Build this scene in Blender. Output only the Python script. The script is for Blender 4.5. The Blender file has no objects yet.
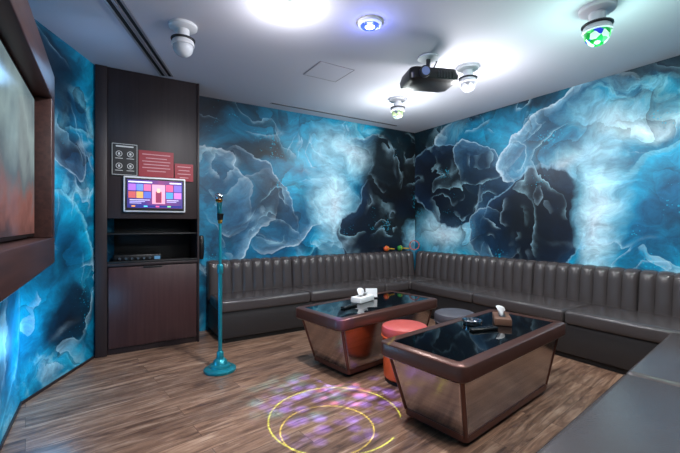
import bpy, bmesh, math, random
from mathutils import Vector, Matrix
random.seed(4)
S=bpy.context.scene
S.view_settings.view_transform='Standard'
S.view_settings.look='None'
H=2.6
# ------------------------------------------------------------ materials
def hx(h,a=1.0):
    h=h.lstrip('#'); o=[]
    for i in (0,2,4):
        c=int(h[i:i+2],16)/255
        o.append(c/12.92 if c<=0.04045 else ((c+0.055)/1.055)**2.4)
    return (o[0],o[1],o[2],a)
def newmat(name):
    m=bpy.data.materials.new(name); m.use_nodes=True
    nt=m.node_tree; b=nt.nodes['Principled BSDF']
    return m,nt,b
def mat(name,col,rough=.5,metal=0,emit=None,es=0,coat=0,bump=None,spec=None):
    m,nt,b=newmat(name)
    b.inputs['Base Color'].default_value=hx(col)
    b.inputs['Roughness'].default_value=rough
    b.inputs['Metallic'].default_value=metal
    if spec is not None: b.inputs['Specular IOR Level'].default_value=spec
    if coat: b.inputs['Coat Weight'].default_value=coat; b.inputs['Coat Roughness'].default_value=.08
    if emit:
        b.inputs['Emission Color'].default_value=hx(emit); b.inputs['Emission Strength'].default_value=es
    n=nt.nodes.new('ShaderNodeTexNoise'); n.inputs['Scale'].default_value=bump[0] if bump else 40
    tc=nt.nodes.new('ShaderNodeTexCoord'); nt.links.new(tc.outputs['Object'],n.inputs['Vector'])
    bp=nt.nodes.new('ShaderNodeBump'); bp.inputs['Strength'].default_value=bump[1] if bump else .02
    bp.inputs['Distance'].default_value=.01
    nt.links.new(n.outputs['Fac'],bp.inputs['Height']); nt.links.new(bp.outputs['Normal'],b.inputs['Normal'])
    return m
def ramp(nt,stops):
    r=nt.nodes.new('ShaderNodeValToRGB'); e=r.color_ramp.elements
    while len(e)<len(stops): e.new(.5)
    for i,(p,c) in enumerate(stops): e[i].position=p; e[i].color=c
    return r
def mixc(nt,fac,a,b,mode='MIX'):
    n=nt.nodes.new('ShaderNodeMix'); n.data_type='RGBA'; n.blend_type=mode
    for sock,v in ((n.inputs[0],fac),(n.inputs[6],a),(n.inputs[7],b)):
        if hasattr(v,'links') : nt.links.new(v,sock)
        else: sock.default_value=v
    return n.outputs[2]
def math_(nt,op,a,b=None,c=None,clamp=False):
    n=nt.nodes.new('ShaderNodeMath'); n.operation=op; n.use_clamp=clamp
    for i,v in enumerate((a,b,c)):
        if v is None: continue
        if hasattr(v,'links'): nt.links.new(v,n.inputs[i])
        else: n.inputs[i].default_value=v
    return n.outputs[0]

STY={
 'dark':[(0,hx('7f9fb2',0)),(.012,hx('8fb0c2',.55)),(.05,hx('1a2b40',.96)),(.3,hx('081120',.99)),(1,hx('03060c',1))],
 'slate':[(0,hx('a9c6d2',0)),(.012,hx('b4ccd6',.8)),(.06,hx('4a6a82',.9)),(.3,hx('1f384f',.94)),(1,hx('0a1828',.97))],
 'grey':[(0,hx('c5dbe2',0)),(.012,hx('d4e6ec',.8)),(.09,hx('7c9fb2',.88)),(.35,hx('3c6580',.88)),(1,hx('123450',.92))],
 'pale':[(0,hx('7eb8ca',0)),(.25,hx('7fb6c8',.6)),(.6,hx('b4d8e0',.9)),(1,hx('dcecf0',.97))],
 'teal':[(0,hx('0a6c8c',0)),(.2,hx('087092',.85)),(.6,hx('0a8cb0',.95)),(1,hx('18a8c8',.97))],
 'cyan':[(0,hx('1a90b2',0)),(.015,hx('8fd0e0',.65)),(.12,hx('129ac0',.9)),(.5,hx('086088',.92)),(1,hx('063654',.95))],
 'navy':[(0,hx('0b2236',0)),(.4,hx('0a1b2e',.88)),(1,hx('060d18',1))],
 'black':[(0,hx('05080d',0)),(.2,hx('05080d',.95)),(1,hx('020408',1))],
}
def mural(name,axis,petals,seed=0,bright=0.0,rough=.42):
    m,nt,b=newmat(name); L=nt.links
    tc=nt.nodes.new('ShaderNodeTexCoord'); sp=nt.nodes.new('ShaderNodeSeparateXYZ'); L.new(tc.outputs['Object'],sp.inputs[0])
    cb=nt.nodes.new('ShaderNodeCombineXYZ'); L.new(sp.outputs[axis],cb.inputs[0]); L.new(sp.outputs['Z'],cb.inputs[1]); cb.inputs[2].default_value=seed
    def noise(src,scale,det=2,rough_=.5,dist=0):
        n=nt.nodes.new('ShaderNodeTexNoise'); n.inputs['Scale'].default_value=scale; n.inputs['Detail'].default_value=det; n.inputs['Roughness'].default_value=rough_; n.inputs['Distortion'].default_value=dist
        L.new(src,n.inputs['Vector']); return n
    def warp(src,scale,amt,det,rg=.5):
        n=noise(src,scale,det,rg)
        s=nt.nodes.new('ShaderNodeVectorMath'); s.operation='SUBTRACT'; s.inputs[1].default_value=(.5,.5,.5); L.new(n.outputs['Color'],s.inputs[0])
        k=nt.nodes.new('ShaderNodeVectorMath'); k.operation='MULTIPLY'; k.inputs[1].default_value=(amt,amt,0); L.new(s.outputs[0],k.inputs[0])
        a=nt.nodes.new('ShaderNodeVectorMath'); a.operation='ADD'; L.new(src,a.inputs[0]); L.new(k.outputs[0],a.inputs[1])
        return a.outputs[0]
    w1=warp(cb.outputs[0],1.5,.50,3); w2=warp(w1,3.6,.18,7,.58); w3=warp(w1,1.7,.8,6,.5)
    n=noise(w3,1.0,9,.6,.8)
    r=ramp(nt,[(.29-bright,hx('061424')),(.38-bright,hx('073c58')),(.46-bright,hx('087496')),(.54-bright,hx('159cc0')),(.605-bright,hx('86c6d6')),(.65-bright,hx('1f6888')),(.8,hx('06263e'))])
    L.new(n.outputs['Fac'],r.inputs[0]); col=r.outputs[0]
    for i,(s,z,rs,rz,rot,st) in enumerate(petals):
        mp=nt.nodes.new('ShaderNodeMapping'); mp.vector_type='TEXTURE'
        mp.inputs['Location'].default_value=(s,z,seed); mp.inputs['Rotation'].default_value=(0,0,math.radians(rot)); mp.inputs['Scale'].default_value=(rs,rz,1)
        L.new(w2,mp.inputs['Vector'])
        g=nt.nodes.new('ShaderNodeTexGradient'); g.gradient_type='SPHERICAL'; L.new(mp.outputs[0],g.inputs[0])
        rr=ramp(nt,STY[st]); L.new(g.outputs['Fac'],rr.inputs[0])
        al=rr.outputs['Alpha']
        if st in ('grey','slate','cyan'):
            sx=nt.nodes.new('ShaderNodeSeparateXYZ'); L.new(mp.outputs[0],sx.inputs[0])
            mr=nt.nodes.new('ShaderNodeMapRange'); sg=1 if i%2 else -1
            mr.inputs[1].default_value=-.75; mr.inputs[2].default_value=.35; L.new(math_(nt,'ADD',math_(nt,'MULTIPLY',sx.outputs[1],sg*.8),math_(nt,'MULTIPLY',sx.outputs[0],.5)),mr.inputs[0])
            al=math_(nt,'MULTIPLY',al,mr.outputs[0])
        col=mixc(nt,al,col,rr.outputs['Color'])
    for src,sc,rep,pw,st,c,lo in ((w3,.6,8,2.4,.6,'04101f',.47),(w2,.9,7,3.5,.5,'05162e',.48),(w2,1.2,5,14,.5,'c0dee8',.47),(w3,.7,7,10,.6,'b4dae4',.46)):
        v=noise(src,sc,2.4,.45,.6)
        t=math_(nt,'FRACT',math_(nt,'MULTIPLY',v.outputs['Fac'],rep))
        t=math_(nt,'POWER',t,pw)
        mk=noise(cb.outputs[0],1.3+sc,2); mr=nt.nodes.new('ShaderNodeMapRange'); mr.inputs[1].default_value=lo; mr.inputs[2].default_value=lo+.14; L.new(mk.outputs['Fac'],mr.inputs[0])
        f=math_(nt,'MULTIPLY',math_(nt,'MULTIPLY',t,mr.outputs[0]),st)
        col=mixc(nt,f,col,hx(c))
    mp=nt.nodes.new('ShaderNodeMapping'); mp.inputs['Rotation'].default_value=(0,0,.7); mp.inputs['Scale'].default_value=(2.2,14,1); L.new(w3,mp.inputs['Vector'])
    fb=noise(mp.outputs[0],1.5,4,.6); frb=ramp(nt,[(.3,(.65,.65,.7,1)),(.55,(1,1,1,1)),(.75,(1.35,1.35,1.35,1))]); L.new(fb.outputs['Fac'],frb.inputs[0])
    col=mixc(nt,.7,col,frb.outputs[0],'MULTIPLY')
    fn=noise(w2,6,10,.7)
    fr=ramp(nt,[(.33,(.52,.52,.58,1)),(.5,(.98,.98,1.03,1)),(.68,(1.4,1.4,1.36,1))]); L.new(fn.outputs['Fac'],fr.inputs[0])
    col=mixc(nt,.8,col,fr.outputs[0],'MULTIPLY')
    vo=nt.nodes.new('ShaderNodeTexVoronoi'); vo.inputs['Scale'].default_value=38; L.new(cb.outputs[0],vo.inputs['Vector'])
    sn=noise(w1,2.0,4)
    rad=math_(nt,'MULTIPLY',math_(nt,'SUBTRACT',sn.outputs['Fac'],.54,clamp=True),2.6)
    f=math_(nt,'LESS_THAN',vo.outputs['Distance'],rad)
    col=mixc(nt,math_(nt,'MULTIPLY',f,.55),col,hx('3fb0cf'))
    hs=nt.nodes.new('ShaderNodeHueSaturation'); hs.inputs['Saturation'].default_value=1.12; hs.inputs['Value'].default_value=1.08; L.new(col,hs.inputs['Color'])
    L.new(hs.outputs[0],b.inputs['Base Color']); b.inputs['Roughness'].default_value=rough
    return m

PA=[(1.05,2.55,.9,.6,0,'navy'),(2.1,2.10,1.2,.7,0,'teal'),(1.55,2.05,.5,.25,10,'navy'),(2.05,1.60,.7,.4,-20,'teal'),
    (1.95,1.02,.85,.40,25,'cyan'),(1.10,1.62,.60,.30,-62,'grey'),(1.27,1.20,.75,.36,50,'grey'),(1.62,1.45,.70,.30,-55,'slate'),(2.10,1.30,.7,.30,38,'grey'),
    (2.95,2.15,.85,.42,-15,'pale'),(2.60,1.45,.42,.9,6,'pale'),(3.50,1.80,.9,.45,-38,'slate'),(3.25,1.22,.9,.70,35,'slate'),(3.40,1.15,.80,.60,35,'dark'),
    (4.05,1.95,.95,1.15,0,'black'),(4.2,1.00,.42,.36,0,'pale')]
PB=[(4.35,1.95,.95,1.15,0,'black'),(2.9,2.62,1.1,.28,0,'navy'),(1.2,2.62,1.2,.28,5,'navy'),(2.8,2.10,.75,.5,0,'teal'),
    (3.2,2.25,.7,.26,14,'grey'),(3.75,1.08,.66,.42,0,'pale'),(3.60,1.75,.90,.55,20,'dark'),(3.05,1.70,.7,.34,55,'slate'),
    (2.0,1.80,.80,.24,-30,'pale'),(2.2,2.18,.8,.3,-22,'grey'),(1.4,2.05,.9,.24,18,'pale'),(1.2,1.65,.8,.34,-25,'teal'),
    (2.50,1.42,.85,.66,-35,'slate'),(2.50,1.18,.76,.58,-40,'dark'),(2.98,1.02,.4,.34,40,'slate'),
    (1.15,1.20,.60,.7,0,'cyan'),(1.74,1.25,.26,.95,-4,'pale'),(.5,1.3,.6,.6,0,'cyan')]
PL=[(3.45,2.35,.35,.5,0,'navy'),(3.8,1.6,.4,.4,50,'cyan'),(3.55,1.9,.35,.25,-40,'slate'),(3.6,.95,.4,.45,20,'cyan'),(3.3,.6,.4,.35,0,'teal'),(3.7,.45,.35,.3,50,'navy'),(2.7,.6,.5,.5,0,'cyan')]
M_A=mural('mural_back','X',PA,0.0); M_B=mural('mural_right','Y',PB,3.0); M_L=mural('mural_left','Y',PL,7.0,.0)

def floor_mat():
    m,nt,b=newmat('wood_floor'); L=nt.links
    tc=nt.nodes.new('ShaderNodeTexCoord')
    br=nt.nodes.new('ShaderNodeTexBrick'); br.inputs['Scale'].default_value=1; br.inputs['Brick Width'].default_value=1.2; br.inputs['Row Height'].default_value=.15
    br.inputs['Mortar Size'].default_value=.0014; br.offset=.37
    br.inputs['Color1'].default_value=(0,0,0,1); br.inputs['Color2'].default_value=(1,1,1,1); br.inputs['Mortar'].default_value=(.5,.5,.5,1); br.inputs['Bias'].default_value=0
    mp0=nt.nodes.new('ShaderNodeMapping'); mp0.inputs['Rotation'].default_value=(0,0,math.radians(-8)); L.new(tc.outputs['Object'],mp0.inputs[0])
    L.new(mp0.outputs[0],br.inputs['Vector'])
    off=nt.nodes.new('ShaderNodeVectorMath'); off.operation='ADD'; L.new(mp0.outputs[0],off.inputs[0])
    sc=nt.nodes.new('ShaderNodeVectorMath'); sc.operation='SCALE'; sc.inputs['Scale'].default_value=7; L.new(br.outputs['Color'],sc.inputs[0]); L.new(sc.outputs[0],off.inputs[1])
    mp=nt.nodes.new('ShaderNodeMapping'); mp.inputs['Scale'].default_value=(1.5,13,1); L.new(off.outputs[0],mp.inputs[0])
    n=nt.nodes.new('ShaderNodeTexNoise'); n.inputs['Scale'].default_value=1.8; n.inputs['Detail'].default_value=9; n.inputs['Roughness'].default_value=.68; n.inputs['Distortion'].default_value=.7
    L.new(mp.outputs[0],n.inputs['Vector'])
    r=ramp(nt,[(.30,hx('382822')),(.42,hx('684e40')),(.54,hx('8d6f5c')),(.70,hx('b59a86'))]); L.new(n.outputs['Fac'],r.inputs[0])
    tone=ramp(nt,[(0,(.82,.80,.80,1)),(1,(1.2,1.15,1.1,1))]); L.new(br.outputs['Color'],tone.inputs[0])
    col=mixc(nt,1.0,r.outputs[0],tone.outputs[0],'MULTIPLY')
    col=mixc(nt,math_(nt,'MULTIPLY',br.outputs['Fac'],.7),col,hx('1d120c'))
    L.new(col,b.inputs['Base Color']); b.inputs['Roughness'].default_value=.32
    bp=nt.nodes.new('ShaderNodeBump'); bp.inputs['Strength'].default_value=.12; bp.inputs['Distance'].default_value=.004; L.new(n.outputs['Fac'],bp.inputs['Height']); L.new(bp.outputs[0],b.inputs['Normal'])
    return m
M_floor=floor_mat()
M_ceil=mat('ceiling_paint','bfbec9',.75,bump=(60,.03))
M_white=mat('white_plastic','dedee2',.4)
def wood_mat(name,c1,c2,rough=.4,vertical=True):
    m,nt,b=newmat(name); L=nt.links
    tc=nt.nodes.new('ShaderNodeTexCoord'); mp=nt.nodes.new('ShaderNodeMapping'); mp.inputs['Scale'].default_value=(30,30,1.5) if vertical else (30,1.5,30)
    L.new(tc.outputs['Object'],mp.inputs[0]); n=nt.nodes.new('ShaderNodeTexNoise'); n.inputs['Scale'].default_value=1.5; n.inputs['Detail'].default_value=6; L.new(mp.outputs[0],n.inputs['Vector'])
    r=ramp(nt,[(.35,hx(c1)),(.65,hx(c2))]); L.new(n.outputs['Fac'],r.inputs[0]); L.new(r.outputs[0],b.inputs['Base Color']); b.inputs['Roughness'].default_value=rough
    return m
M_cab=wood_mat('cabinet_wood','241819','2d2021',.5); M_cabdoor=wood_mat('cabinet_door_wood','3a2122','432929')
M_tvwood=wood_mat('tv_surround_wood','35201e','452b27',.4,False)
M_blackin=mat('cabinet_black','08080a',.5); M_black=mat('black_plastic','0c0c0e',.35)
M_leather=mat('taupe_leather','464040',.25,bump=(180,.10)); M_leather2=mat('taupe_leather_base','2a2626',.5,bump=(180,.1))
M_kick=mat('kick_black','0a0909',.6)
M_bronze=mat('bronze_metal','66433a',.28,.6)
def brushed():
    m,nt,b=newmat('brushed_steel'); L=nt.links
    tc=nt.nodes.new('ShaderNodeTexCoord'); mp=nt.nodes.new('ShaderNodeMapping'); mp.inputs['Scale'].default_value=(2,2,60); L.new(tc.outputs['Object'],mp.inputs[0])
    n=nt.nodes.new('ShaderNodeTexNoise'); n.inputs['Scale'].default_value=1; n.inputs['Detail'].default_value=3; L.new(mp.outputs[0],n.inputs['Vector'])
    r=ramp(nt,[(.3,hx('aaa2a2')),(.7,hx('bfb7b7'))]); L.new(n.outputs['Fac'],r.inputs[0]); L.new(r.outputs[0],b.inputs['Base Color'])
    b.inputs['Metallic'].default_value=1; b.inputs['Roughness'].default_value=.2
    return m
M_steel=brushed()
M_glass=mat('black_glass','05080b',.04,spec=1.0,bump=(5,.0)); 
M_teal=mat('teal_enamel','1c8c9c',.3,.5,coat=.4); M_gold=mat('gold_ring','b98a45',.3,1)
M_orange=mat('orange_leather','d65a2c',.4,bump=(120,.08)); M_red=mat('coral_leather','b8504a',.4,bump=(120,.08))
M_grey=mat('grey_leather','4f4e56',.45); M_tissue=mat('tissue','e4e4e4',.8); M_dkgrey=mat('dark_grey','26262a',.4)
M_chrome=mat('chrome','b9bcc2',.15,1)
M_signred=mat('sign_red','8e1226',.5); M_signblk=mat('sign_black','101114',.4); M_ink=mat('sign_white','c8c8c8',.5)
M_green=mat('green_plastic','2f8f3a',.4); M_yellow=mat('yellow_plastic','d9a52a',.4)

# ------------------------------------------------------------ geometry helpers
COL=S.collection
def put(name,me,m,parent=None,smooth=False,ms=None):
    o=bpy.data.objects.new(name,me); COL.objects.link(o)
    if m: me.materials.append(m)
    if ms:
        for x in ms: me.materials.append(x)
    if smooth:
        for p in me.polygons: p.use_smooth=True
        try: me.set_sharp_from_angle(angle=math.radians(smooth if smooth is not True else 40))
        except Exception: pass
    if parent: o.parent=parent
    return o
def empty(name,loc=(0,0,0),rot=(0,0,0)):
    e=bpy.data.objects.new(name,None); COL.objects.link(e); e.location=loc; e.rotation_euler=[math.radians(a) for a in rot]; e.empty_display_size=.1
    return e
def box(name,x0,x1,y0,y1,z0,z1,m,parent=None,bev=0,seg=2):
    bm=bmesh.new(); bmesh.ops.create_cube(bm,size=1)
    for v in bm.verts: v.co=Vector(((x0+x1)/2+v.co.x*(x1-x0),(y0+y1)/2+v.co.y*(y1-y0),(z0+z1)/2+v.co.z*(z1-z0)))
    if bev: bmesh.ops.bevel(bm,geom=bm.edges[:],offset=bev,segments=seg,profile=.5,affect='EDGES')
    me=bpy.data.meshes.new(name); bm.to_mesh(me); bm.free()
    return put(name,me,m,parent,smooth=(bev>0) and 50)
def poly(name,verts,faces,m,parent=None,smooth=False):
    me=bpy.data.meshes.new(name); me.from_pydata([tuple(v) for v in verts],[],faces); 
    bm=bmesh.new(); bm.from_mesh(me); bmesh.ops.recalc_face_normals(bm,faces=bm.faces[:]); bm.to_mesh(me); bm.free(); me.update()
    return put(name,me,m,parent,smooth)
def lathe(name,prof,m,parent=None,seg=40,mtx=None):
    vs=[];fs=[]
    for (r,z) in prof:
        for i in range(seg):
            a=2*math.pi*i/seg; v=Vector((r*math.cos(a),r*math.sin(a),z)); vs.append(mtx@v if mtx else v)
    n=len(prof)
    for j in range(n-1):
        for i in range(seg):
            k=(i+1)%seg; fs.append((j*seg+i,j*seg+k,(j+1)*seg+k,(j+1)*seg+i))
    fs.append(tuple(range(seg-1,-1,-1))); fs.append(tuple((n-1)*seg+i for i in range(seg)))
    return poly(name,vs,fs,m,parent,smooth=35)
def rrect(L,W,r,z,n=6,cx=0,cy=0):
    pts=[]
    for (sx,sy,a0) in ((1,1,0),(-1,1,90),(-1,-1,180),(1,-1,270)):
        for i in range(n+1):
            a=math.radians(a0+90*i/n); pts.append(Vector((cx+sx*(L/2-r)+r*math.cos(a),cy+sy*(W/2-r)+r*math.sin(a),z)))
    return pts
def loft(name,loops,m,parent=None,smooth=30):
    vs=[p for l in loops for p in l]; n=len(loops[0]); fs=[]
    for j in range(len(loops)-1):
        for i in range(n):
            k=(i+1)%n; fs.append((j*n+i,j*n+k,(j+1)*n+k,(j+1)*n+i))
    fs.append(tuple(range(n-1,-1,-1))); fs.append(tuple((len(loops)-1)*n+i for i in range(n)))
    return poly(name,vs,fs,m,parent,smooth)
def sphere(name,c,r,m,parent=None,seg=24,sc=(1,1,1)):
    bm=bmesh.new(); bmesh.ops.create_uvsphere(bm,u_segments=seg,v_segments=seg//2,radius=r)
    for v in bm.verts: v.co=Vector((c[0]+v.co.x*sc[0],c[1]+v.co.y*sc[1],c[2]+v.co.z*sc[2]))
    me=bpy.data.meshes.new(name); bm.to_mesh(me); bm.free(); return put(name,me,m,parent,True)
def between(p,q):
    p=Vector(p);q=Vector(q);d=(q-p); return Matrix.Translation(p)@d.to_track_quat('Z','Y').to_matrix().to_4x4(), d.length
def rod(name,p,q,r,m,parent=None,r2=None,seg=16):
    M,l=between(p,q); return lathe(name,[(r,0),(r2 or r,l)],m,parent,seg,M)

# ------------------------------------------------------------ room shell
XB=4.08; YA=4.33; XL=-.475; YD=3.19; YR=-.9
CX,CY=-.08,3.99
box('floor',XL-.1,XB+.1,YR-.1,YA+.1,-.1,0,M_floor)
box('ceiling',XL-.1,XB+.1,YR-.1,YA+.1,H,H+.1,M_ceil)
box('wall_back',-.6,XB+.1,YA,YA+.1,0,H,M_A)
box('wall_right',XB,XB+.1,YR,YA,0,H,M_B)
box('wall_left',XL-.1,XL,YR,YD,0,H,M_L)
box('wall_rear',XL-.1,XB+.1,YR-.1,YR,0,H,mat('rear_paint','4b5a66',.6))
dx,dy=(CX-XL),(CY-YD); k=(YA-YD)/dy
ex,ey=XL+dx*k,YD+dy*k
n=Vector((-dy,dx,0)).normalized()*.1
vs=[(XL,YD,0),(ex,ey,0),(ex+n.x,ey+n.y,0),(XL+n.x,YD+n.y,0)]
vs+= [(a,b,H) for a,b,c in vs]
poly('wall_left_diagonal',vs,[(0,1,2,3),(4,5,6,7),(0,1,5,4),(1,2,6,5),(2,3,7,6),(3,0,4,7)],M_L)
M_base=mat('baseboard_dark','2a2022',.4)
def strip(name,p,q,w,h,m):
    d=(Vector(q)-Vector(p)).normalized(); nn=Vector((d.y,-d.x,0))*w
    a=[Vector((p[0],p[1],0)),Vector((q[0],q[1],0)),Vector((q[0],q[1],0))+nn,Vector((p[0],p[1],0))+nn]
    vv=a+[v+Vector((0,0,h)) for v in a]
    return poly(name,vv,[(0,1,2,3),(4,5,6,7),(0,1,5,4),(1,2,6,5),(2,3,7,6),(3,0,4,7)],m)
strip('baseboard_left_diagonal',(XL,YD,0),(CX-.005,CY-.01,0),.01,.02,M_base)
strip('baseboard_left',(XL,YR,0),(XL,YD,0),.01,.02,M_base)

# ceiling slot diffuser (parallel to diagonal wall)
M_slot=mat('slot_black','060607',.8); M_alu=mat('slot_alu','8e8e94',.4,.3)
sd=empty('ceiling_slot_diffuser',(.26,3.32,H),(0,0,math.degrees(math.atan2(1.15,.456))))
for i,o in enumerate((-.03,.03)):
    box('slot_%d'%(i+1),-1.2,.64,o-.013,o+.013,-.004,0,M_slot,sd)
for i,o in enumerate((-.052,0,.052)):
    box('rail_%d'%(i+1),-1.2,.64,o-.008,o+.008,-.007,0,M_alu,sd)
g2=empty('ceiling_linear_grille',(2.6,4.14,H))
box('slot_1',-.95,.95,-.012,.012,-.004,0,M_slot,g2); box('rail_1',-.97,.97,-.022,-.014,-.006,0,M_alu,g2); box('rail_2',-.97,.97,.014,.022,-.006,0,M_alu,g2)
hp=empty('ceiling_access_hatch',(1.76,3.02,H))
box('panel',-.17,.17,-.16,.16,-.004,0,M_ceil,hp)
M_gap=mat('hatch_gap','88868e',.8)
for i,(a,b,c,d) in enumerate(((-.18,.18,-.171,-.167),(-.18,.18,.167,.171),(-.18,-.175,-.17,.17),(.175,.18,-.17,.17))): box('edge_%d'%(i+1),a,b,c,d,-.003,0,M_gap,hp)

# ------------------------------------------------------------ karaoke cabinet
cab=empty('karaoke_cabinet',(0,3.95,0))
x0,x1=-.079,.80; D=.375
def cb_(nm,a,b,c,d,e,f,m,bev=.003): return box(nm,a,b,c,d,e,f,m,cab,bev)
cb_('side_left',x0,x0+.09,.0,D,0,H-.003,M_cab); cb_('side_right',x1-.02,x1,0,D,0,H-.003,M_cab)
cb_('upper_panel',x0+.09,x1-.02,.012,D,1.235,H-.003,M_cab)
cb_('niche_back',x0+.09,x1-.02,D-.03,D,.82,1.235,M_blackin)
cb_('niche_shelf',x0+.09,x1-.02,.03,D-.03,1.085,1.10,M_blackin)
cb_('niche_floor',x0+.09,x1-.02,.0,D-.03,.80,.825,M_cab)
cb_('niche_lip',x0+.09,x1-.02,.0,.012,.825,.845,M_blackin)
cb_('lower_carcass',x0+.09,x1-.02,.02,D,0,.80,M_cab)
cb_('lower_door',x0+.098,x1-.028,.0,.02,.06,.79,M_cabdoor,.004)
cb_('door_handle',.30,.46,-.008,.004,.775,.79,M_blackin,.002)
kx=empty('karaoke_mixer',(.36,4.12,.826)); box('body',-.3,.1,-.09,.09,0,.07,M_black,kx,.006)
for i in range(6): rod('knob_%d'%(i+1),(-.25+i*.05,-.09,.035),(-.25+i*.05,-.105,.035),.012,M_chrome,kx)
box('display',.04,.09,-.092,-.088,.02,.05,mat('mixer_display','102030',.3,emit='80c8ff',es=.4),kx)
# touchscreen
ts=empty('karaoke_touchscreen',(.40,3.96,1.46))
box('bezel',-.265,.265,-.035,-.0,-.165,.165,M_white,ts,.012,3)
box('mount',-.12,.12,-.01,.002,-.1,.1,M_black,ts)
box('glass_border',-.25,.25,-.0375,-.034,-.15,.15,M_black,ts)
def em(nm,c,s=1.0): return mat(nm,c,.3,emit=c,es=s)
def scr():
    m,nt,b=newmat('screen_background'); L=nt.links
    tc=nt.nodes.new('ShaderNodeTexCoord'); sp=nt.nodes.new('ShaderNodeSeparateXYZ'); L.new(tc.outputs['Object'],sp.inputs[0])
    n=nt.nodes.new('ShaderNodeTexNoise'); n.inputs['Scale'].default_value=9; L.new(tc.outputs['Object'],n.inputs['Vector'])
    f=math_(nt,'ADD',math_(nt,'MULTIPLY_ADD',sp.outputs['X'],1.8,.35),math_(nt,'MULTIPLY',n.outputs['Fac'],.35))
    r=ramp(nt,[(0,hx('2a2f8c')),(.35,hx('5a3ab0')),(.6,hx('b04a9a')),(1,hx('3a50b8'))]); L.new(f,r.inputs[0]); L.new(r.outputs[0],b.inputs['Emission Color']); b.inputs['Emission Strength'].default_value=.8; b.inputs['Base Color'].default_value=(.01,.01,.02,1)
    return m
box('screen_image',-.235,.235,-.039,-.0372,-.125,.135,scr(),ts)
tiles=[(-.225,-.165,.035,.095,'a86ad8'),(-.16,-.105,.035,.095,'6a8be8'),(-.10,-.04,.035,.095,'d86a9a'),(-.225,-.165,-.035,.025,'c05a5a'),(-.16,-.105,-.035,.025,'e0a860'),(-.10,-.04,-.035,.025,'5a6ac8'),
 (-.03,.08,-.085,.095,'e8a0b8'),(.0,.05,-.075,.03,'8a3050'),(.012,.038,.02,.06,'f0c8b0'),(.09,.15,.035,.095,'e05a88'),(.16,.225,.035,.095,'7a66d8'),(.09,.15,-.035,.025,'4f9ae0'),(.16,.225,-.035,.025,'c87ae0'),(-.225,.225,-.12,-.100,'203080'),(-.225,-.03,.108,.120,'e8e8ff'),(.12,.225,.108,.120,'e8e8ff'),(-.215,-.05,-.055,-.048,'d8d0f8'),(-.215,-.09,-.07,-.063,'b8b0e8'),(-.215,-.12,-.085,-.078,'b8b0e8'),(.095,.2,-.055,-.048,'d8d0f8'),(.095,.18,-.07,-.063,'b8b0e8'),(-.2,-.17,-.116,-.104,'f0a040'),(-.1,-.07,-.116,-.104,'60d0f0'),(.0,.03,-.116,-.104,'f06090'),(.1,.13,-.116,-.104,'80e090')]
for i,(a,b,c,d,h) in enumerate(tiles): box('tile_%d'%(i+1),a,b,-.0400-.0002*i,-.0385,c,d,em('tile_'+h,h,.7),ts)
# signs
s1=empty('rules_sign',(.148,3.96,1.775)); box('board',-.107,.107,-.01,0,-.15,.15,M_signblk,s1)
box('frame_line_1',-.1,.1,-.011,-.0095,.138,.142,M_ink,s1);box('frame_line_2',-.1,.1,-.011,-.0095,-.142,-.138,M_ink,s1);box('frame_line_3',-.1,-.097,-.011,-.0095,-.142,.142,M_ink,s1);box('frame_line_4',.097,.1,-.011,-.0095,-.142,.142,M_ink,s1)
for i in range(4):
    cx=-.045+(i%2)*.09; cz=.05-(i//2)*.11
    M=Matrix.Translation((cx,-.0102,cz))@Matrix.Rotation(math.radians(90),4,'X')
    lathe('icon_ring_%d'%(i+1),[(.026,0),(.026,.002)],M_ink,s1,24,M)
    M=Matrix.Translation((cx,-.0112,cz))@Matrix.Rotation(math.radians(90),4,'X')
    lathe('icon_core_%d'%(i+1),[(.021,0),(.021,.002)],M_signblk,s1,24,M)
    box('icon_mark_%d'%(i+1),cx-.008,cx+.008,-.0145,-.013,cz-.01,cz+.01,M_ink,s1)
    box('caption_%d'%(i+1),cx-.03,cx+.03,-.0112,-.0095,cz-.044,cz-.039,M_ink,s1)
box('title',-.07,.07,-.012,-.0095,.112,.124,M_ink,s1)
s2=empty('red_notice_sign',(.41,3.955,1.745)); box('board',-.15,.15,-.008,0,-.115,.13,M_signred,s2)
for i,(w,z) in enumerate(((.12,.095),(.09,.06),(.12,.03),(.11,.0),(.12,-.03),(.08,-.06))): box('text_line_%d'%(i+1),-w,w,-.0095,-.0078,z-.004,z+.004,mat('ink_pink','c08890',.5) if not i else bpy.data.materials['ink_pink'],s2)
s3=empty('red_price_sign',(.655,3.955,1.69)); box('board',-.085,.085,-.008,0,-.085,.085,M_signred,s3)
for i,(w,z) in enumerate(((.06,.055),(.05,.02),(.06,-.015),(.04,-.05))): box('text_line_%d'%(i+1),-w,w,-.0095,-.0078,z-.004,z+.004,bpy.data.materials['ink_pink'],s3)
ph=empty('wall_phone',(.885,4.33,.93)); box('cradle',-.035,.035,-.04,0,-.1,.1,M_black,ph,.01); box('handset',-.022,.022,-.08,-.045,-.13,.13,M_black,ph,.012); box('hook',-.02,.02,-.05,-.035,.05,.08,M_dkgrey,ph)

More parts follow.
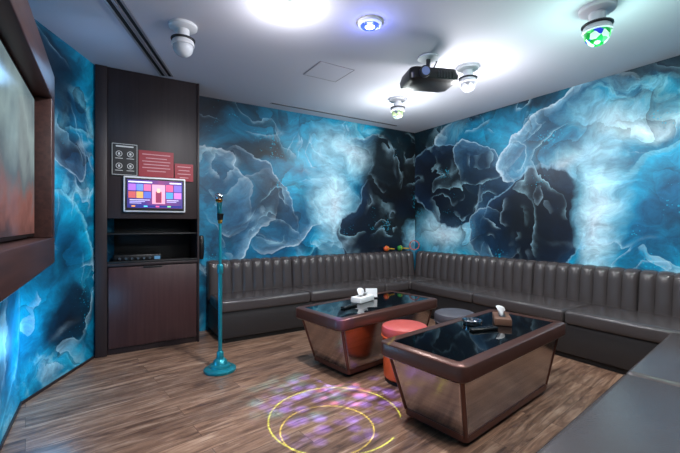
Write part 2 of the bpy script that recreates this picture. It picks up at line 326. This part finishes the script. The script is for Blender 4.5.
# ------------------------------------------------------------ TV on left wall
tv=empty('wall_television',(0,0,0))
fx=-.28; y0,y1=.85,3.04; z0,z1=.935,2.14
box('frame_bottom',XL,fx,y0,y1,z0,1.10,M_tvwood,tv,.006); box('frame_top',XL,fx,y0,y1,1.96,z1,M_tvwood,tv,.006)
box('frame_far',XL,fx,2.90,y1,1.10,1.96,M_tvwood,tv,.006); box('frame_near',XL,fx,y0,.99,1.10,1.96,M_tvwood,tv,.006)
box('backing',XL,-.40,.99,2.90,1.10,1.96,M_black,tv)
box('bezel',-.40,-.365,1.0,2.89,1.11,1.95,M_black,tv,.005)
def tvscreen():
    m,nt,b=newmat('tv_reflection'); L=nt.links
    tc=nt.nodes.new('ShaderNodeTexCoord'); n=nt.nodes.new('ShaderNodeTexNoise'); n.inputs['Scale'].default_value=3.5; n.inputs['Detail'].default_value=6; L.new(tc.outputs['Object'],n.inputs['Vector'])
    sp=nt.nodes.new('ShaderNodeSeparateXYZ'); L.new(tc.outputs['Object'],sp.inputs[0])
    mr=nt.nodes.new('ShaderNodeMapRange'); mr.inputs[1].default_value=1.1; mr.inputs[2].default_value=1.95; L.new(sp.outputs['Z'],mr.inputs[0])
    a=math_(nt,'ADD',mr.outputs[0],math_(nt,'MULTIPLY',math_(nt,'SUBTRACT',n.outputs['Fac'],.5),.9))
    r=ramp(nt,[(0,hx('4a3230')),(.2,hx('8a5a52')),(.4,hx('5f6e74')),(.7,hx('93a8a8')),(1,hx('6c8086'))]); L.new(a,r.inputs[0])
    L.new(r.outputs[0],b.inputs['Emission Color']); b.inputs['Emission Strength'].default_value=.85  # dim greenish and reddish screen reflection, painted in as emission
    b.inputs['Base Color'].default_value=(.01,.01,.012,1); b.inputs['Roughness'].default_value=.15
    return m
box('screen',-.366,-.362,1.02,2.87,1.13,1.93,tvscreen(),tv)

# ------------------------------------------------------------ sectional sofa
sofa=empty('sectional_sofa')
ZS=.43; ZT=.785
def channel_back(name,L,loc,rotz,pitch=.118,t=.15):
    prof=[(-t,.36,0),(-t,.45,1),(-t*.95,.52,1),(-t*.9,.60,1),(-t*.85,.68,1),(-t*.80,.735,1),(-t*.70,.765,.8),(-t*.5,.782,.5),(-t*.2,.785,.3),(0,.78,0),(0,.36,0)]
    nch=max(1,round(L/pitch)); p=L/nch; N=nch*10; vs=[];fs=[]
    for i in range(N+1):
        x=L*i/N; s=abs(math.sin(math.pi*x/p))**.5
        for (y,z,w) in prof:
            vs.append(Vector((x,y-(s-.5)*.032*w if w>=.8 else y, z+(s-1)*.014*(1 if z>.7 else 0))))
    m=len(prof)
    for i in range(N):
        for j in range(m):
            q=(j+1)%m; fs.append((i*m+j,(i+1)*m+j,(i+1)*m+q,i*m+q))
    fs.append(tuple(range(m))); fs.append(tuple(N*m+j for j in range(m)))
    T=Matrix.Translation(loc)@Matrix.Rotation(math.radians(rotz),4,'Z')
    return poly(name,[T@v for v in vs],fs,M_leather,sofa,smooth=60)
def cushion(name,x0,x1,y0,y1,T=None,z0=.31,z1=ZS):
    o=box(name,x0,x1,y0,y1,z0,z1,M_leather,sofa,.032,4)
    if T: o.data.transform(T)
    return o
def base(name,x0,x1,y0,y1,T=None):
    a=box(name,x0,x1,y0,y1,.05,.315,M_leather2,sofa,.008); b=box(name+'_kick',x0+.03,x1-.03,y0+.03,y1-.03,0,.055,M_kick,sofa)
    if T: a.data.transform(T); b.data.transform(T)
YF=3.70; XF=3.40
channel_back('back_a1',.98,(.95,YA-.005,0),0); channel_back('back_a2',1.05,(1.94,YA-.005,0),0); channel_back('back_a3',.94,(3.0,YA-.005,0),0)
cushion('seat_a1',.95,1.935,YF,4.19); cushion('seat_a2',1.94,2.995,YF,4.19); cushion('seat_a3',3.0,XF-.003,YF,4.19); cushion('seat_corner',XF,3.94,YF,4.19)
base('base_a',.96,3.94,YF+.03,4.30)
ys=[4.18,3.30,2.35,1.40,.35]
for i in range(4): channel_back('back_b%d'%(i+1),ys[i]-ys[i+1]-.01,(XB-.005,ys[i],0),-90)
yc=[YF-.005,2.72,1.75,.85,.2]
for i in range(4): cushion('seat_b%d'%(i+1),XF,3.94,yc[i+1]+.005,yc[i])
base('base_b',XF+.03,4.05,.2,YF+.03)
T=Matrix.Translation((3.38,1.01,0))@Matrix.Rotation(math.radians(7.5),4,'Z')
cushion('seat_c1',-1.13,-.0,-.66,0,T); cushion('seat_c2',-2.35,-1.14,-.66,0,T)
base('base_c',-2.33,0,-.80,-.03,T)
Tb=T@Matrix.Translation((-1.13,-.82,0))@Matrix.Rotation(math.pi,4,'Z')
for i,(a,l) in enumerate(((-1.1,1.09),(0,1.2))):
    o=channel_back('back_c%d'%(i+1),l,(0,0,0),0); o.data.transform(Tb@Matrix.Translation((a,0,0)))

# ------------------------------------------------------------ tables
def table(loc,rot,L=1.32,W=.58):
    e=empty('karaoke_coffee_table',(loc[0],loc[1],0),(0,0,rot))
    loft('plinth',[rrect(L-.38,W-.22,.03,0),rrect(L-.38,W-.22,.03,.03)],M_kick,e)
    loft('foot_trim',[rrect(L-.30,W-.15,.03,.03),rrect(L-.30,W-.15,.03,.065)],M_bronze,e)
    loft('pedestal',[rrect(L-.31,W-.16,.03,.06),rrect(L-.11,W-.08,.03,.395)],M_steel,e)
    for i,(sx,sy) in enumerate(((1,1),(-1,1),(-1,-1),(1,-1))):
        p=(sx*((L-.31)/2-.008),sy*((W-.16)/2-.008),.06); q=(sx*((L-.11)/2-.008),sy*((W-.08)/2-.008),.395)
        rod('corner_trim_%d'%(i+1),p,q,.013,M_bronze,e)
    z=.485
    loft('top_frame',[rrect(L-.10,W-.07,.04,.39),rrect(L-.02,W-.02,.05,.398),rrect(L,W,.055,.408),rrect(L,W,.055,z-.012),rrect(L-.008,W-.008,.052,z-.004),rrect(L-.024,W-.024,.045,z),
          rrect(L-.13,W-.13,.02,z),rrect(L-.134,W-.134,.018,z-.008)],M_bronze,e)
    loft('glass_inset',[rrect(L-.136,W-.136,.017,z-.009),rrect(L-.136,W-.136,.017,z-.002)],M_glass,e)
    return e
table((2.09,1.60),8.0,1.34,.58); table((2.0,2.69),9.0,1.24,.60)

def stool(loc,mt,mb):
    e=empty('round_stool',(loc[0],loc[1],0))
    lathe('foot',[(.14,0),(.15,.005),(.15,.025),(.14,.03)],M_kick,e)
    lathe('body',[(.150,.03),(.158,.04),(.162,.15),(.166,.33),(.160,.34)],mb,e)
    lathe('cushion',[(.158,.34),(.170,.345),(.175,.36),(.175,.395),(.168,.412),(.15,.42),(.05,.424)],mt,e)
    lathe('piping',[(.172,.338),(.178,.342),(.172,.347)],mb,e)
    return e
stool((1.93,2.16),M_red,M_orange); stool((2.58,2.24),M_grey,M_grey)

def tissue(loc,rot,mb):
    e=empty('tissue_box',loc,(0,0,rot))
    box('carton',-.11,.11,-.055,.055,0,.05,mb,e,.006)
    box('slot_rim',-.06,.06,-.02,.02,.049,.052,M_dkgrey,e)
    vs=[];fs=[];N=14
    for i in range(N+1):
        t=i/N
        for j in range(6):
            u=j/5; vs.append((-.05+.1*t+.02*math.sin(7*t)*u,(.010*math.sin(t*11)+.03*u*math.sin(5*t+1)),.05+u*(.05+.02*math.sin(6*t))))
    for i in range(N):
        for j in range(5): a=i*6+j; fs.append((a,a+6,a+7,a+1))
    o=poly('tissue_sheet',vs,fs,M_tissue,e,True)
    md=o.modifiers.new('s','SOLIDIFY'); md.thickness=.002
    return e
tissue((1.98,2.78,.484),20,M_tissue)
tissue((2.40,1.66,.484),40,mat('tissue_carton_brown','6a4a3a',.5))
def remote(loc,rot,L=.2):
    e=empty('remote_control',loc,(0,0,rot)); box('body',-L/2,L/2,-.024,.024,0,.018,M_black,e,.006)
    for i in range(5):
        for j in range(2): box('button_%d_%d'%(i+1,j+1),-L/2+.03+i*.03,-L/2+.045+i*.03,-.014+j*.018,-.004+j*.018,.0175,.021,M_chrome,e)
remote((2.12,1.60,.484),-15); remote((1.74,2.64,.484),20,.18)
def ashtray(loc):
    e=empty('ashtray',loc); lathe('dish',[(.05,0),(.065,.004),(.07,.03),(.064,.032),(.055,.012),(.02,.010)],M_chrome,e)
ashtray((2.18,1.74,.484))
def menu(loc,rot):
    e=empty('menu_stand',loc,(0,0,rot)); box('base',-.06,.06,-.03,.03,0,.008,M_black,e); o=box('card',-.055,.055,-.003,.003,.008,.09,M_tissue,e); o.data.transform(Matrix.Rotation(math.radians(-12),4,'X'))
menu((2.14,2.86,.484),-30)

# tambourine and maracas on sofa corner ledge
tb=empty('tambourine',(3.98,4.235,.79),(0,0,-45))
R=.075
vs=[];fs=[];N=36;
for i in range(N):
    a=2*math.pi*i/N
    for (r,z) in ((R,0),(R,.04),(R-.012,.04),(R-.012,0)): vs.append((r*math.cos(a),z-.02,r*math.sin(a)+R-.001))
for i in range(N):
    k=(i+1)%N
    for j in range(4): q=(j+1)%4; fs.append((i*4+j,k*4+j,k*4+q,i*4+q))
poly('hoop',vs,fs,M_red,tb,40)
for i in range(6):
    a=i*math.pi/3+.4; sphere('jingle_%d'%(i+1),((R-.006)*math.cos(a),0,(R-.006)*math.sin(a)+R-.001),.012,M_gold,tb,10,(1,.5,1))
for (p,r,mm) in (((3.72,4.262,.815),0,M_green),((3.46,4.262,.815),8,M_orange)):
    e=empty('maraca',p,(0,0,r)); sphere('gourd',(.0,0,.012),.04,mm,e,20,(1.25,1,1)); rod('handle',(.04,0,.01),(.17,0,.0),.011,M_yellow,e,.009); sphere('band',(.0,0,.012),.0405,M_yellow,e,20,(.35,1.02,1.02))

# ------------------------------------------------------------ microphone stand
ms=empty('microphone_stand',(.786,3.09,0))
lathe('base',[(.125,0),(.128,.008),(.125,.020),(.112,.028),(.085,.034),(.080,.05),(.060,.058),(.050,.085),(.040,.095),(.030,.10),(.026,.15),(.018,.16)],M_teal,ms,48)
lathe('pole_lower',[(.016,.15),(.016,.80)],M_teal,ms,20); lathe('collar',[(.018,.78),(.024,.79),(.024,.85),(.018,.86)],M_teal,ms,24)
lathe('pole_upper',[(.012,.85),(.012,1.24)],M_teal,ms,20); lathe('ring_gold',[(.015,1.19),(.018,1.195),(.018,1.215),(.015,1.22)],M_gold,ms,20)
rod('clip',(0,0,1.22),(0,-.01,1.27),.022,M_black,ms,.026)
rod('mic_body',(.01,.05,1.21),(-.02,-.05,1.37),.014,M_teal,ms,.022); rod('mic_collar',(-.02,-.05,1.37),(-.022,-.056,1.38),.028,M_gold,ms)
sphere('mic_grille',(-.026,-.068,1.402),.03,M_chrome,ms,20)

# ------------------------------------------------------------ ceiling fixtures
def bulbmat(nm,cols,es):
    m,nt,b=newmat(nm); L=nt.links
    tc=nt.nodes.new('ShaderNodeTexCoord'); v=nt.nodes.new('ShaderNodeTexVoronoi'); v.inputs['Scale'].default_value=24; L.new(tc.outputs['Object'],v.inputs['Vector'])
    sp=nt.nodes.new('ShaderNodeSeparateColor'); L.new(v.outputs['Color'],sp.inputs[0])
    r=ramp(nt,[(i/len(cols),hx(c)) for i,c in enumerate(cols)]); r.color_ramp.interpolation='CONSTANT'; L.new(sp.outputs[0],r.inputs[0])
    L.new(r.outputs[0],b.inputs['Emission Color']); b.inputs['Emission Strength'].default_value=es; mx=mixc(nt,.75,r.outputs[0],(0,0,0,1)); L.new(mx,b.inputs['Base Color']); b.inputs['Roughness'].default_value=.15
    return m
BW=bulbmat('bulb_frost',['a0a4b0','f4f6ff','c0c4d4'],.8); BG=bulbmat('bulb_party',['108a30','2040d0','60ff80','c8ffe0','10a040','20c060'],.95)
def disco_lamp(loc,sc,bm_,tilt=0):
    e=empty('disco_bulb_lamp',(loc[0],loc[1],H),(0,tilt,0)); e.scale=(sc,sc,sc)
    lathe('canopy',[(.10,0),(.10,-.02),(.085,-.03),(.06,-.034)],M_white,e)
    lathe('socket',[(.045,-.03),(.045,-.09),(.055,-.10),(.075,-.12),(.082,-.15),(.078,-.155)],M_white,e)
    lathe('collar_ring',[(.060,-.10),(.086,-.105),(.086,-.112),(.070,-.116)],M_dkgrey,e)
    sphere('dome_bulb',(0,0,-.165),.072,bm_,e,24)
disco_lamp((2.73,1.19),1.05,BG); disco_lamp((2.77,2.255),.95,BW); disco_lamp((2.80,3.25),.95,bulbmat('bulb_warm',['8090a0','e0f8c0','a8c898'],.6)); disco_lamp((.468,2.86),.95,mat('bulb_off','c4c6cc',.2))
dl=empty('downlight_laser',(1.572,2.12,H)); lathe('trim_ring',[(.085,0),(.085,-.018),(.07,-.026),(.066,-.026)],M_white,dl)
lathe('glow_ring',[(.066,-.025),(.064,-.030),(.05,-.033)],mat('blue_glow','2030ff',.2,emit='2030ff',es=5),dl)
sphere('lens',(0,0,-.03),.036,mat('blue_lens','b0b8ff',.1,emit='c8d0ff',es=4),dl,20,(1,1,.4))
M_lamp=mat('lamp_glow','ffffff',.3,emit='fff8f2',es=40)
def downlight(x,y,nm='ceiling_downlight'):
    e=empty(nm,(x,y,H)); lathe('trim_ring',[(.065,0),(.065,-.010),(.052,-.014),(.048,-.006)],M_white,e); lathe('lens',[(.047,-.004),(.047,-.010),(.02,-.016)],M_lamp,e); return e
downlight(1.0,2.24); downlight(1.0,.5); downlight(2.9,.3)  # first is in view; the two near ones are added to light the room

# projector
pj=empty('ceiling_projector',(2.33,2.31,H),(0,0,-22))
lathe('mount_plate',[(.09,0),(.09,-.01),(.04,-.015)],M_white,pj); lathe('mount_pole',[(.018,-.01),(.018,-.12)],M_dkgrey,pj)
box('bracket',-.09,.09,-.07,.07,-.125,-.112,M_dkgrey,pj)
loft('body',[rrect(.36,.24,.05,-.245),rrect(.42,.30,.05,-.232),rrect(.43,.31,.05,-.19),rrect(.40,.28,.05,-.14),rrect(.30,.2,.05,-.125)],M_black,pj)
rod('lens_barrel',(-.10,-.15,-.19),(-.10,-.185,-.19),.045,M_dkgrey,pj); rod('lens_glass',(-.10,-.184,-.19),(-.10,-.188,-.19),.034,mat('projector_lens','20304a',.05,emit='a0b8ff',es=.3),pj)
for i in range(6): box('vent_%d'%(i+1),.02+i*.025,.03+i*.025,-.158,-.152,-.22,-.165,M_dkgrey,pj)
rod('cable',(.05,.05,-.11),(.10,.05,-.001),.006,M_black,pj)

# ------------------------------------------------------------ lights
def light(nm,typ,loc,e,col=(1,1,1),size=.1,rot=(0,0,0),**k):
    d=bpy.data.lights.new(nm,typ); d.energy=e; d.color=col
    if typ=='AREA': d.shape='DISK'; d.size=size
    else: d.shadow_soft_size=size
    for a,b in k.items(): setattr(d,a,b)
    o=bpy.data.objects.new(nm,d); COL.objects.link(o); o.location=loc; o.rotation_euler=[math.radians(a) for a in rot]; return o
W=(.98,.98,1.0)
light('lamp_main','SPOT',(1.0,2.24,2.57),155,W,.05,spot_size=math.radians(165),spot_blend=.4)
light('lamp_main_spill','POINT',(1.0,2.24,2.44),13,W,.04)
light('fill_near','SPOT',(1.0,.5,2.57),95,W,.08,spot_size=math.radians(165),spot_blend=.4)  # added fill from out of view, evens out the room light
light('fill_near_spill','POINT',(1.0,.5,2.3),15,W,.04)  # added soft spill for the unseen near fill
light('fill_near_right','SPOT',(2.9,.3,2.57),125,W,.08,spot_size=math.radians(165),spot_blend=.4)  # added fill from out of view, near right side
light('lamp_disco_a','POINT',(2.77,2.255,2.20),30,W,.08)
light('lamp_disco_b','POINT',(2.80,3.25,2.20),26,(.92,1,1),.08)
light('lamp_disco_c','POINT',(2.73,1.19,2.20),17,(.6,1,.85),.08)
light('lamp_blue_spot','POINT',(1.572,2.12,2.50),3,(.25,.3,1),.03)
light('added_blue_left','POINT',(-.30,3.02,.45),6,(.15,.55,1),.1)  # added blue light for the cyan-lit left wall, no strip modelled
light('added_blue_left_top','POINT',(-.05,3.3,2.2),2,(.3,.6,1),.1)  # upper added blue light, likewise without a fixture
# laser gobos : pattern depends only on the real emission direction of the lamp
def gobo(nm,loc,target,e,col,ring=None,vor=None,ang=40):
    o=light(nm,'SPOT',loc,e,col,.004); d=o.data; d.spot_size=math.radians(ang); d.spot_blend=.6
    o.rotation_euler=(Vector(target)-Vector(loc)).to_track_quat('-Z','Y').to_euler()
    d.use_nodes=True; nt=d.node_tree; em_=[x for x in nt.nodes if x.type=='EMISSION'][0]
    ge=nt.nodes.new('ShaderNodeNewGeometry'); sp=nt.nodes.new('ShaderNodeSeparateXYZ'); nt.links.new(ge.outputs['Incoming'],sp.inputs[0])
    x=math_(nt,'DIVIDE',sp.outputs[0],sp.outputs[2]); y=math_(nt,'DIVIDE',sp.outputs[1],sp.outputs[2])
    h=loc[2]; ox=(loc[0]-target[0])/h; oy=(loc[1]-target[1])/h
    x=math_(nt,'SUBTRACT',x,ox); y=math_(nt,'SUBTRACT',y,oy)
    if ring:
        tot=None
        for (cx,cy,r,w) in ring:
            xx=math_(nt,'SUBTRACT',x,cx); yy=math_(nt,'SUBTRACT',y,cy)
            q=math_(nt,'SQRT',math_(nt,'ADD',math_(nt,'MULTIPLY',xx,xx),math_(nt,'MULTIPLY',yy,yy)))
            f=math_(nt,'LESS_THAN',math_(nt,'ABSOLUTE',math_(nt,'SUBTRACT',q,r)),w)
            tot=f if tot is None else math_(nt,'MAXIMUM',tot,f)
        nt.links.new(tot,em_.inputs['Strength'])
    if vor:
        cb=nt.nodes.new('ShaderNodeCombineXYZ'); nt.links.new(x,cb.inputs[0]); nt.links.new(y,cb.inputs[1])
        v=nt.nodes.new('ShaderNodeTexVoronoi'); v.inputs['Scale'].default_value=vor; nt.links.new(cb.outputs[0],v.inputs['Vector'])
        f=math_(nt,'MULTIPLY',math_(nt,'SUBTRACT',.58,v.outputs['Distance'],clamp=True),3.0)
        nt.links.new(f,em_.inputs['Strength'])
LP=(1.572,2.12,2.45)
gobo('laser_ring',LP,(1.20,1.98,0),1700,(.55,1,.10),ring=[(0,0,.165,.0016)],ang=50)
gobo('laser_ring_inner',(1.56,2.11,2.45),(1.20,1.98,0),1300,(.8,1,.10),ring=[(.045,.04,.11,.0014)],ang=50)
gobo('laser_splash',LP,(1.30,2.12,0),1300,(.14,.12,1),vor=24,ang=26)
gobo('laser_splash_cyan',(1.56,2.13,2.45),(1.15,2.35,0),420,(.1,.7,1),vor=18,ang=20)
gobo('laser_splash_magenta',(1.58,2.11,2.45),(1.42,2.20,0),600,(.9,.35,1),vor=34,ang=11)

# ------------------------------------------------------------ camera
cd=bpy.data.cameras.new('camera'); cd.sensor_width=36; cd.lens=375/680*36; cd.clip_start=.02
cd.shift_y=-2.5/680
co=bpy.data.objects.new('camera',cd); COL.objects.link(co); co.location=(0,0,1.185); co.rotation_euler=(math.radians(90),0,math.radians(-32)); S.camera=co
w=bpy.data.worlds.new('world'); S.world=w; w.use_nodes=True; w.node_tree.nodes['Background'].inputs[0].default_value=(.02,.03,.04,1)
